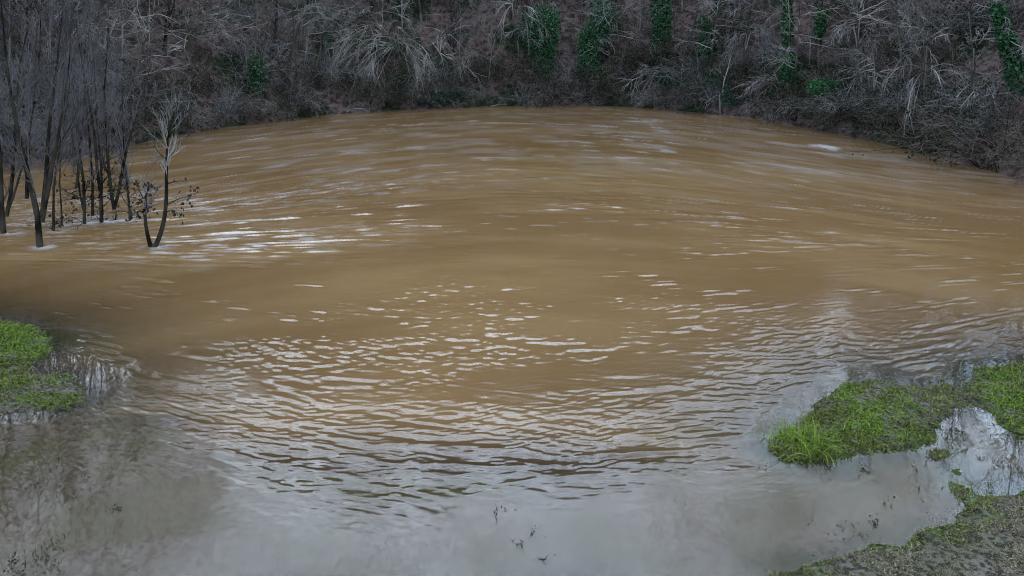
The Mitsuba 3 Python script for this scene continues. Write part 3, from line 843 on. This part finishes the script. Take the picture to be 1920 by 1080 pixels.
def hand(pts, r0, r1, n=10, y=yv, bow=0.0):
    w = np.array([Q(a, b, y) for a, b in pts])
    t = np.linspace(0, len(w) - 1, n)
    w = np.stack([np.interp(t, np.arange(len(w)), w[:, c]) for c in range(3)], 1)
    w[:, 1] += bow * np.linspace(0, 1, n)
    return w, np.linspace(r0, r1, n)


right = hand([(284, 470), (295, 455), (303, 432), (310, 400), (312, 370), (312, 330), (313, 290), (315, 250), (318, 215), (320, 182)], 0.075, 0.014, 14)
left = hand([(285, 470), (276, 446), (270, 422), (267, 398), (268, 372), (272, 345)], 0.062, 0.02, 14, bow=0.25)
tr = (np.array([right[0], left[0]]), np.array([right[1], left[1]]))
lims = [hand([(267, 398), (280, 390), (300, 380)], 0.03, 0.012, 6, bow=-0.5), hand([(312, 262), (326, 246), (340, 228), (352, 206)], 0.022, 0.008, 6), hand([(313, 262), (304, 240), (302, 215), (306, 190)], 0.02, 0.008, 6, bow=0.3),
        hand([(314, 260), (326, 236), (336, 200), (338, 180)], 0.022, 0.008, 6, bow=-0.2), hand([(310, 398), (330, 390), (345, 396)], 0.02, 0.008, 6, bow=-0.4), hand([(311, 345), (335, 338), (362, 335)], 0.016, 0.007, 6, bow=-0.3),
        hand([(311, 385), (330, 375), (350, 372)], 0.016, 0.007, 6, bow=0.4), hand([(267, 396), (258, 396), (252, 404)], 0.02, 0.008, 6, bow=-0.2), hand([(268, 372), (258, 350), (246, 335)], 0.018, 0.007, 6), hand([(270, 372), (284, 352), (300, 340)], 0.018, 0.007, 6, bow=-0.3),
        hand([(313, 300), (330, 280), (338, 262)], 0.014, 0.006, 6), hand([(313, 300), (296, 285), (285, 265)], 0.014, 0.006, 6)]
lim = (np.array([f[0] for f in lims]), np.array([f[1] for f in lims]))
up = children(g, (tr[0][:1], tr[1][:1]), 26, 0.55, 0.98, 0.85, 0.24, 7, 0.10, 0.9, 0.5, rmin=0.007)
t1 = children(g, lim, 9, 0.2, 1, 0.6, 0.45, 5, 0.12, 0.2, 0.6, rmin=0.0045)
t2 = children(g, up, 6, 0.2, 1, 0.5, 0.5, 4, 0.1, 0.3, 0.6, rmin=0.0045)
t3 = children(g, (tr[0][1:], tr[1][1:]), 22, 0.5, 1, 0.8, 0.3, 6, 0.12, 0.3, 0.5, rmin=0.005)
t4 = children(g, t3, 5, 0.2, 1, 0.6, 0.5, 4, 0.12, 0.2, 0.6, rmin=0.004)
put('forked_young_tree', {'trunk': (tubes([((tr[0][:1], tr[1][:1]), 9)]), 'bark_dark'), 'trunk_001': (tubes([((tr[0][1:], tr[1][1:]), 9)]), 'bark_dark'),
                          'branches': (tubes([(lim, 5)]), 'bark_dark'), 'upper_branches': (tubes([(up, 5), (t2, 3)]), 'bark_pale'), 'twigs': (tubes([(t1, 3), (t3, 3), (t4, 3)]), 'twig_grey')})
c = np.vstack([lim[0][k, -3:] for k in (0, 4, 5, 6, 7)] + [t1[0][:, -1][t1[0][:, -1, 2] < 1.9]])
c = c[g.integers(0, len(c), 95)] + g.normal(size=(95, 3)) * 0.10
add_leaves('forked_young_tree', 'dead_leaves', leaves(g, c, np.float64(0.11), DEADLEAF, 1.2, 0.75))
tag('forked_young_tree', 'young V-forked tree with dark dead leaves standing alone in the flood', 'flooded tree')

# ------------------------------------------------------------------ grass


def blades(g, xy, z, length, width, cols, tilt=0.9, bend=0.5, n=3):
    """Bent tapering blades, two triangles a joint, with colour per vertex."""
    m = len(xy)
    a = g.random(m) * 2 * PI
    t = tilt * np.sqrt(g.random(m))
    d = np.stack([np.cos(a) * np.sin(t), np.sin(a) * np.sin(t), np.cos(t)], 1)
    side = unit(np.cross(d, np.array([0, 0, 1.0]) + 0.3 * g.normal(size=(m, 3))))
    L = length * (0.5 + g.random(m))
    W = width * (0.6 + 0.8 * g.random(m))
    p = np.column_stack([xy, z])
    V = []
    for k in range(n + 1):
        f = k / n
        w = W * (1 - f) ** 0.6 * (0.7 + 0.9 * f) if k < n else W * 0.05
        V += [p - side * w[:, None] * 0.5, p + side * w[:, None] * 0.5]
        d = unit(d + np.array([0, 0, -bend / n]) * (1 + f))
        p = p + d * (L / n)[:, None]
    v = np.stack(V, 1).reshape(-1, 3)
    b = np.arange(m)[:, None] * (2 * n + 2)
    f = np.vstack([np.vstack([b + 2 * k + np.array([[0, 1, 3]]), b + 2 * k + np.array([[0, 3, 2]])]) for k in range(n)])
    return (v, f), np.repeat(cols, 2 * n + 2, 0)


GREEN0, GREEN1 = np.array([0.022, 0.046, 0.004]), np.array([0.135, 0.205, 0.014])
STRAW0, STRAW1 = np.array([0.030, 0.025, 0.014]), np.array([0.165, 0.135, 0.085])
OLIVE0, OLIVE1 = np.array([0.024, 0.030, 0.005]), np.array([0.095, 0.10, 0.02])


def grass(key, polyg, dens, seed, straw, lab, length=0.062, width=0.019, lowz=-0.012, pale=1.0):
    g = np.random.default_rng(seed)
    x0, y0, x1, y1 = polyg.buffer(0.25).bounds
    x0, x1, y0 = max(x0, -11), min(x1, 10.5), max(y0, 7.9)
    n = int((x1 - x0) * (y1 - y0) * dens)
    x, y = x0 + (x1 - x0) * g.random(n), y0 + (y1 - y0) * g.random(n)
    ok = shapely.contains_xy(polyg.buffer(0.35), x, y)
    x, y = x[ok], y[ok]
    z = bed_z(x, y)
    ok = z > 0.004 + (lowz - 0.022) * g.random(len(z)) ** 2.5
    x, y, z = x[ok], y[ok], z[ok]
    s = straw(x, y, z)
    thin = g.random(len(x)) > 0.4 * s
    x, y, z, s = x[thin], y[thin], z[thin], s[thin]
    r = g.random(len(x))[:, None] ** 1.3
    patch = sst(0.4, 0.62, f2(x / 0.5, y / 0.4, 3, 31))[:, None]
    green = (GREEN0 + (GREEN1 - GREEN0) * r) * (1 - 0.75 * patch) + (OLIVE0 + (OLIVE1 - OLIVE0) * r) * 0.75 * patch
    dry = (g.random(len(x)) < 0.10 + 0.85 * s)[:, None]
    col = np.where(dry, (STRAW0 + (STRAW1 - STRAW0) * r) * pale, green)
    lump = 0.25 + 1.6 * sst(0.3, 0.75, f2(x / 0.26, y / 0.26, 3, 32)) + 0.5 * (g.random(len(x)) < 0.06)
    (v, f), c = blades(g, np.column_stack([x, y]), z - 0.004, length * lump * (1 - 0.45 * s), width, col, 1.15, 0.9)
    scene[key] = mikit.ply((v, f), 'blade_colour', smooth=True, color=c)
    tag(key, lab, 'grass', kind='stuff')


def near_edge(pl):
    def fn(x, y, z):
        return np.clip(1.0 - z / 0.05, 0, 1) * 0.8
    return fn


cm = PATCHES[1].centroid
grass('grass', PATCHES[0], 4400, 11, lambda x, y, z: np.clip(np.clip(1 - z / 0.05, 0, 1) * 0.4 + 0.6 * sst(14.2, 13.2, y) * sst(0.35, 0.6, f2(x / 0.6, y / 0.5, 2, 33)), 0, 1), 'lush green grass bank entering at the left edge of the flood')
grass('grass_001', PATCHES[1], 4800, 12, lambda x, y, z: np.clip(np.clip(1 - z / 0.04, 0, 1) * 0.3 + 0.5 * sst(0.2, 1.0, (x - cm.x) * 0.9 + (f2(x / 0.5, y / 0.5, 2, 34) - 0.5) * 1.6), 0, 1), 'island of bright green grass with a long-bladed tuft at its tip')
grass('grass_002', PATCHES[2], 4400, 13, lambda x, y, z: np.clip(1 - z / 0.05, 0, 1) * 0.4 + 0.25 * sst(0.5, 0.65, f2(x / 0.6, y / 0.5, 2, 35)), 'green grass bank entering at the right edge')
grass('grass_003', PATCHES[3], 5000, 14, lambda x, y, z: np.clip(0.35 + 0.9 * sst(0.02, 0.55, shapely.distance(shapely.points(x, y), PATCHES[3].boundary) + (f2(x / 0.7, y / 0.6, 2, 36) - 0.5) * 1.2), 0, 0.95), 'sparse mossy grass and dead straw in the lower right corner', 0.05, 0.014, -0.008, 1.2)
for k, pl in enumerate(LOW):
    grass('grass_%03d' % (4 + k), pl, 3500, 20 + k, lambda x, y, z: 0.55 + 0 * x, ['tiny grass islet just off the tip of the green island', 'smallest tuft of drowned grass between island and corner', 'brown drowned grass joining the corner meadow', 'muddy strip of dead grass joining island and right bank'][k], 0.06, 0.015, -0.02)

# long-bladed tuft at the tip of the island
g = np.random.default_rng(61)
c = P(1505, 832)
n = 420
a = g.normal(size=(n, 2)) * np.array([0.21, 0.16])
col = GREEN0 + (GREEN1 - GREEN0) * (0.35 + 0.65 * g.random((n, 1)))
dryb = g.random((n, 1)) < 0.18
col = np.where(dryb, STRAW0 + (STRAW1 - STRAW0) * g.random((n, 1)), col)
(v, f), cc = blades(g, c[:2] + a, np.full(n, 0.0), 0.34, 0.013, col, 0.75, 1.2, 6)
scene['grass_tuft'] = mikit.ply((v, f), 'blade_colour', smooth=True, color=cc)
tag('grass_tuft', 'long-bladed arching grass tuft at the near tip of the green island', 'grass tuft')

# ------------------------------------------------------------------ weeds and debris poking out of the shallow water
DARK = ((0.006, 0.008, 0.005), (0.03, 0.032, 0.018))
WEEDS = [(220, 953, 9, 'two thin dark weed stems in the lower left water'), (925, 965, 8, 'leafy dark weed sprig left of the small cluster of sprigs'), (1003, 1003, 12, 'darkest weed sprig of the small cluster low in the middle'),
         (973, 1022, 9, 'small weed sprig beside the darkest one low in the middle'), (1020, 1052, 7, 'pale thin weed stems at the bottom edge'), (956, 955, 6, 'thin upright grass stems standing in the water near the middle'),
         (1645, 986, 14, 'floating clump of dark leaves before the corner meadow'), (1625, 882, 12, 'dark weed sprig off the near side of the green island'), (1550, 878, 8, 'low dark sprig left under the green island'),
         (1432, 878, 6, 'single dark stalk left of the green island tip'), (1806, 812, 12, 'dark leafy clump in the pool right of the island'), (1750, 862, 8, 'dark sprig beside the tiny grass islet'),
         (1722, 885, 6, 'small sprig between the islet and the corner meadow'), (20, 1052, 16, 'dark clod of leaves in the lower left corner'), (48, 1074, 16, 'second dark clod at the bottom edge of the lower left corner')]
for px, py, n, lab in WEEDS:
    g = np.random.default_rng(900 + px)
    c = P(px, py)
    key = numbered('weed_sprig')
    k = max(3, n // 3)
    d = np.stack([g.normal(size=k) * 0.6, g.normal(size=k) * 0.6, np.ones(k)], 1)
    st = grow(g, c + np.column_stack([g.normal(size=(k, 2)) * 0.02, np.full(k, -0.05)]), d, 0.08 + 0.08 * g.random(k), np.full(k, 0.003), 5, 0.2, -0.2)
    put(key, {'stems': (tubes([(st, 4)]), 'bark_dark')})
    pts = st[0][:, 2:].reshape(-1, 3)
    pts = pts[g.integers(0, len(pts), n * 2)] + g.normal(size=(n * 2, 3)) * 0.02
    pts[:, 2] = np.maximum(pts[:, 2], 0.004)
    add_leaves(key, 'leaves', leaves(g, pts, np.float64(0.032), DARK, 0.2, 0.6))
    tag(key, lab, 'weed')

# mottled drowned weeds just breaking the surface
for key, boxpx, n, seed, lab in [('drowned_weeds', (0, 830, 120, 1080), 420, 71, 'specks of drowned weed breaking the surface in the lower left corner'),
                                 ('drowned_weeds_001', (1480, 860, 1900, 1010), 260, 72, 'specks of drowned weed around the pools by the corner meadow'),
                                 ('drowned_weeds_002', (1760, 770, 1920, 880), 260, 73, 'specks of drowned weed in the pool between island and right bank')]:
    g = np.random.default_rng(seed)
    xy = np.array([P(boxpx[0] + (boxpx[2] - boxpx[0]) * g.random(), boxpx[1] + (boxpx[3] - boxpx[1]) * g.random())[:2] for _ in range(n * 5)])
    m = f2(xy[:, 0] / 0.45, xy[:, 1] / 0.35, 3, seed)
    xy = xy[np.argsort(-m)[:n]]
    xy = xy + g.normal(size=xy.shape) * 0.04
    col = np.array(DARK[0]) + (np.array([0.05, 0.05, 0.022]) - np.array(DARK[0])) * g.random((n, 1))
    (v, f), cc = blades(g, xy, np.full(n, -0.006), 0.05, 0.014, col, 1.25, 0.6)
    scene[key] = mikit.ply((v, f), 'blade_colour', smooth=True, color=cc)
    tag(key, lab, 'weeds', kind='stuff')

# twigs and leaves are too small and too many to be told apart
for key in list(scene):
    if scene[key].get('type') == 'instance':
        continue
    if key.rpartition('__')[2] in ('twigs', 'leaves', 'dead_leaves', 'ivy', 'low_shoots', 'upper_branches') and '__' in key:
        labels[key] = {'kind': 'stuff'}
for key, d in list(scene.items()):
    if d.get('type') == 'instance':
        for part in scene[d['shapegroup']['id']]:
            if part in ('twigs', 'leaves'):
                labels[f'{key}__{part}'] = {'kind': 'stuff'}
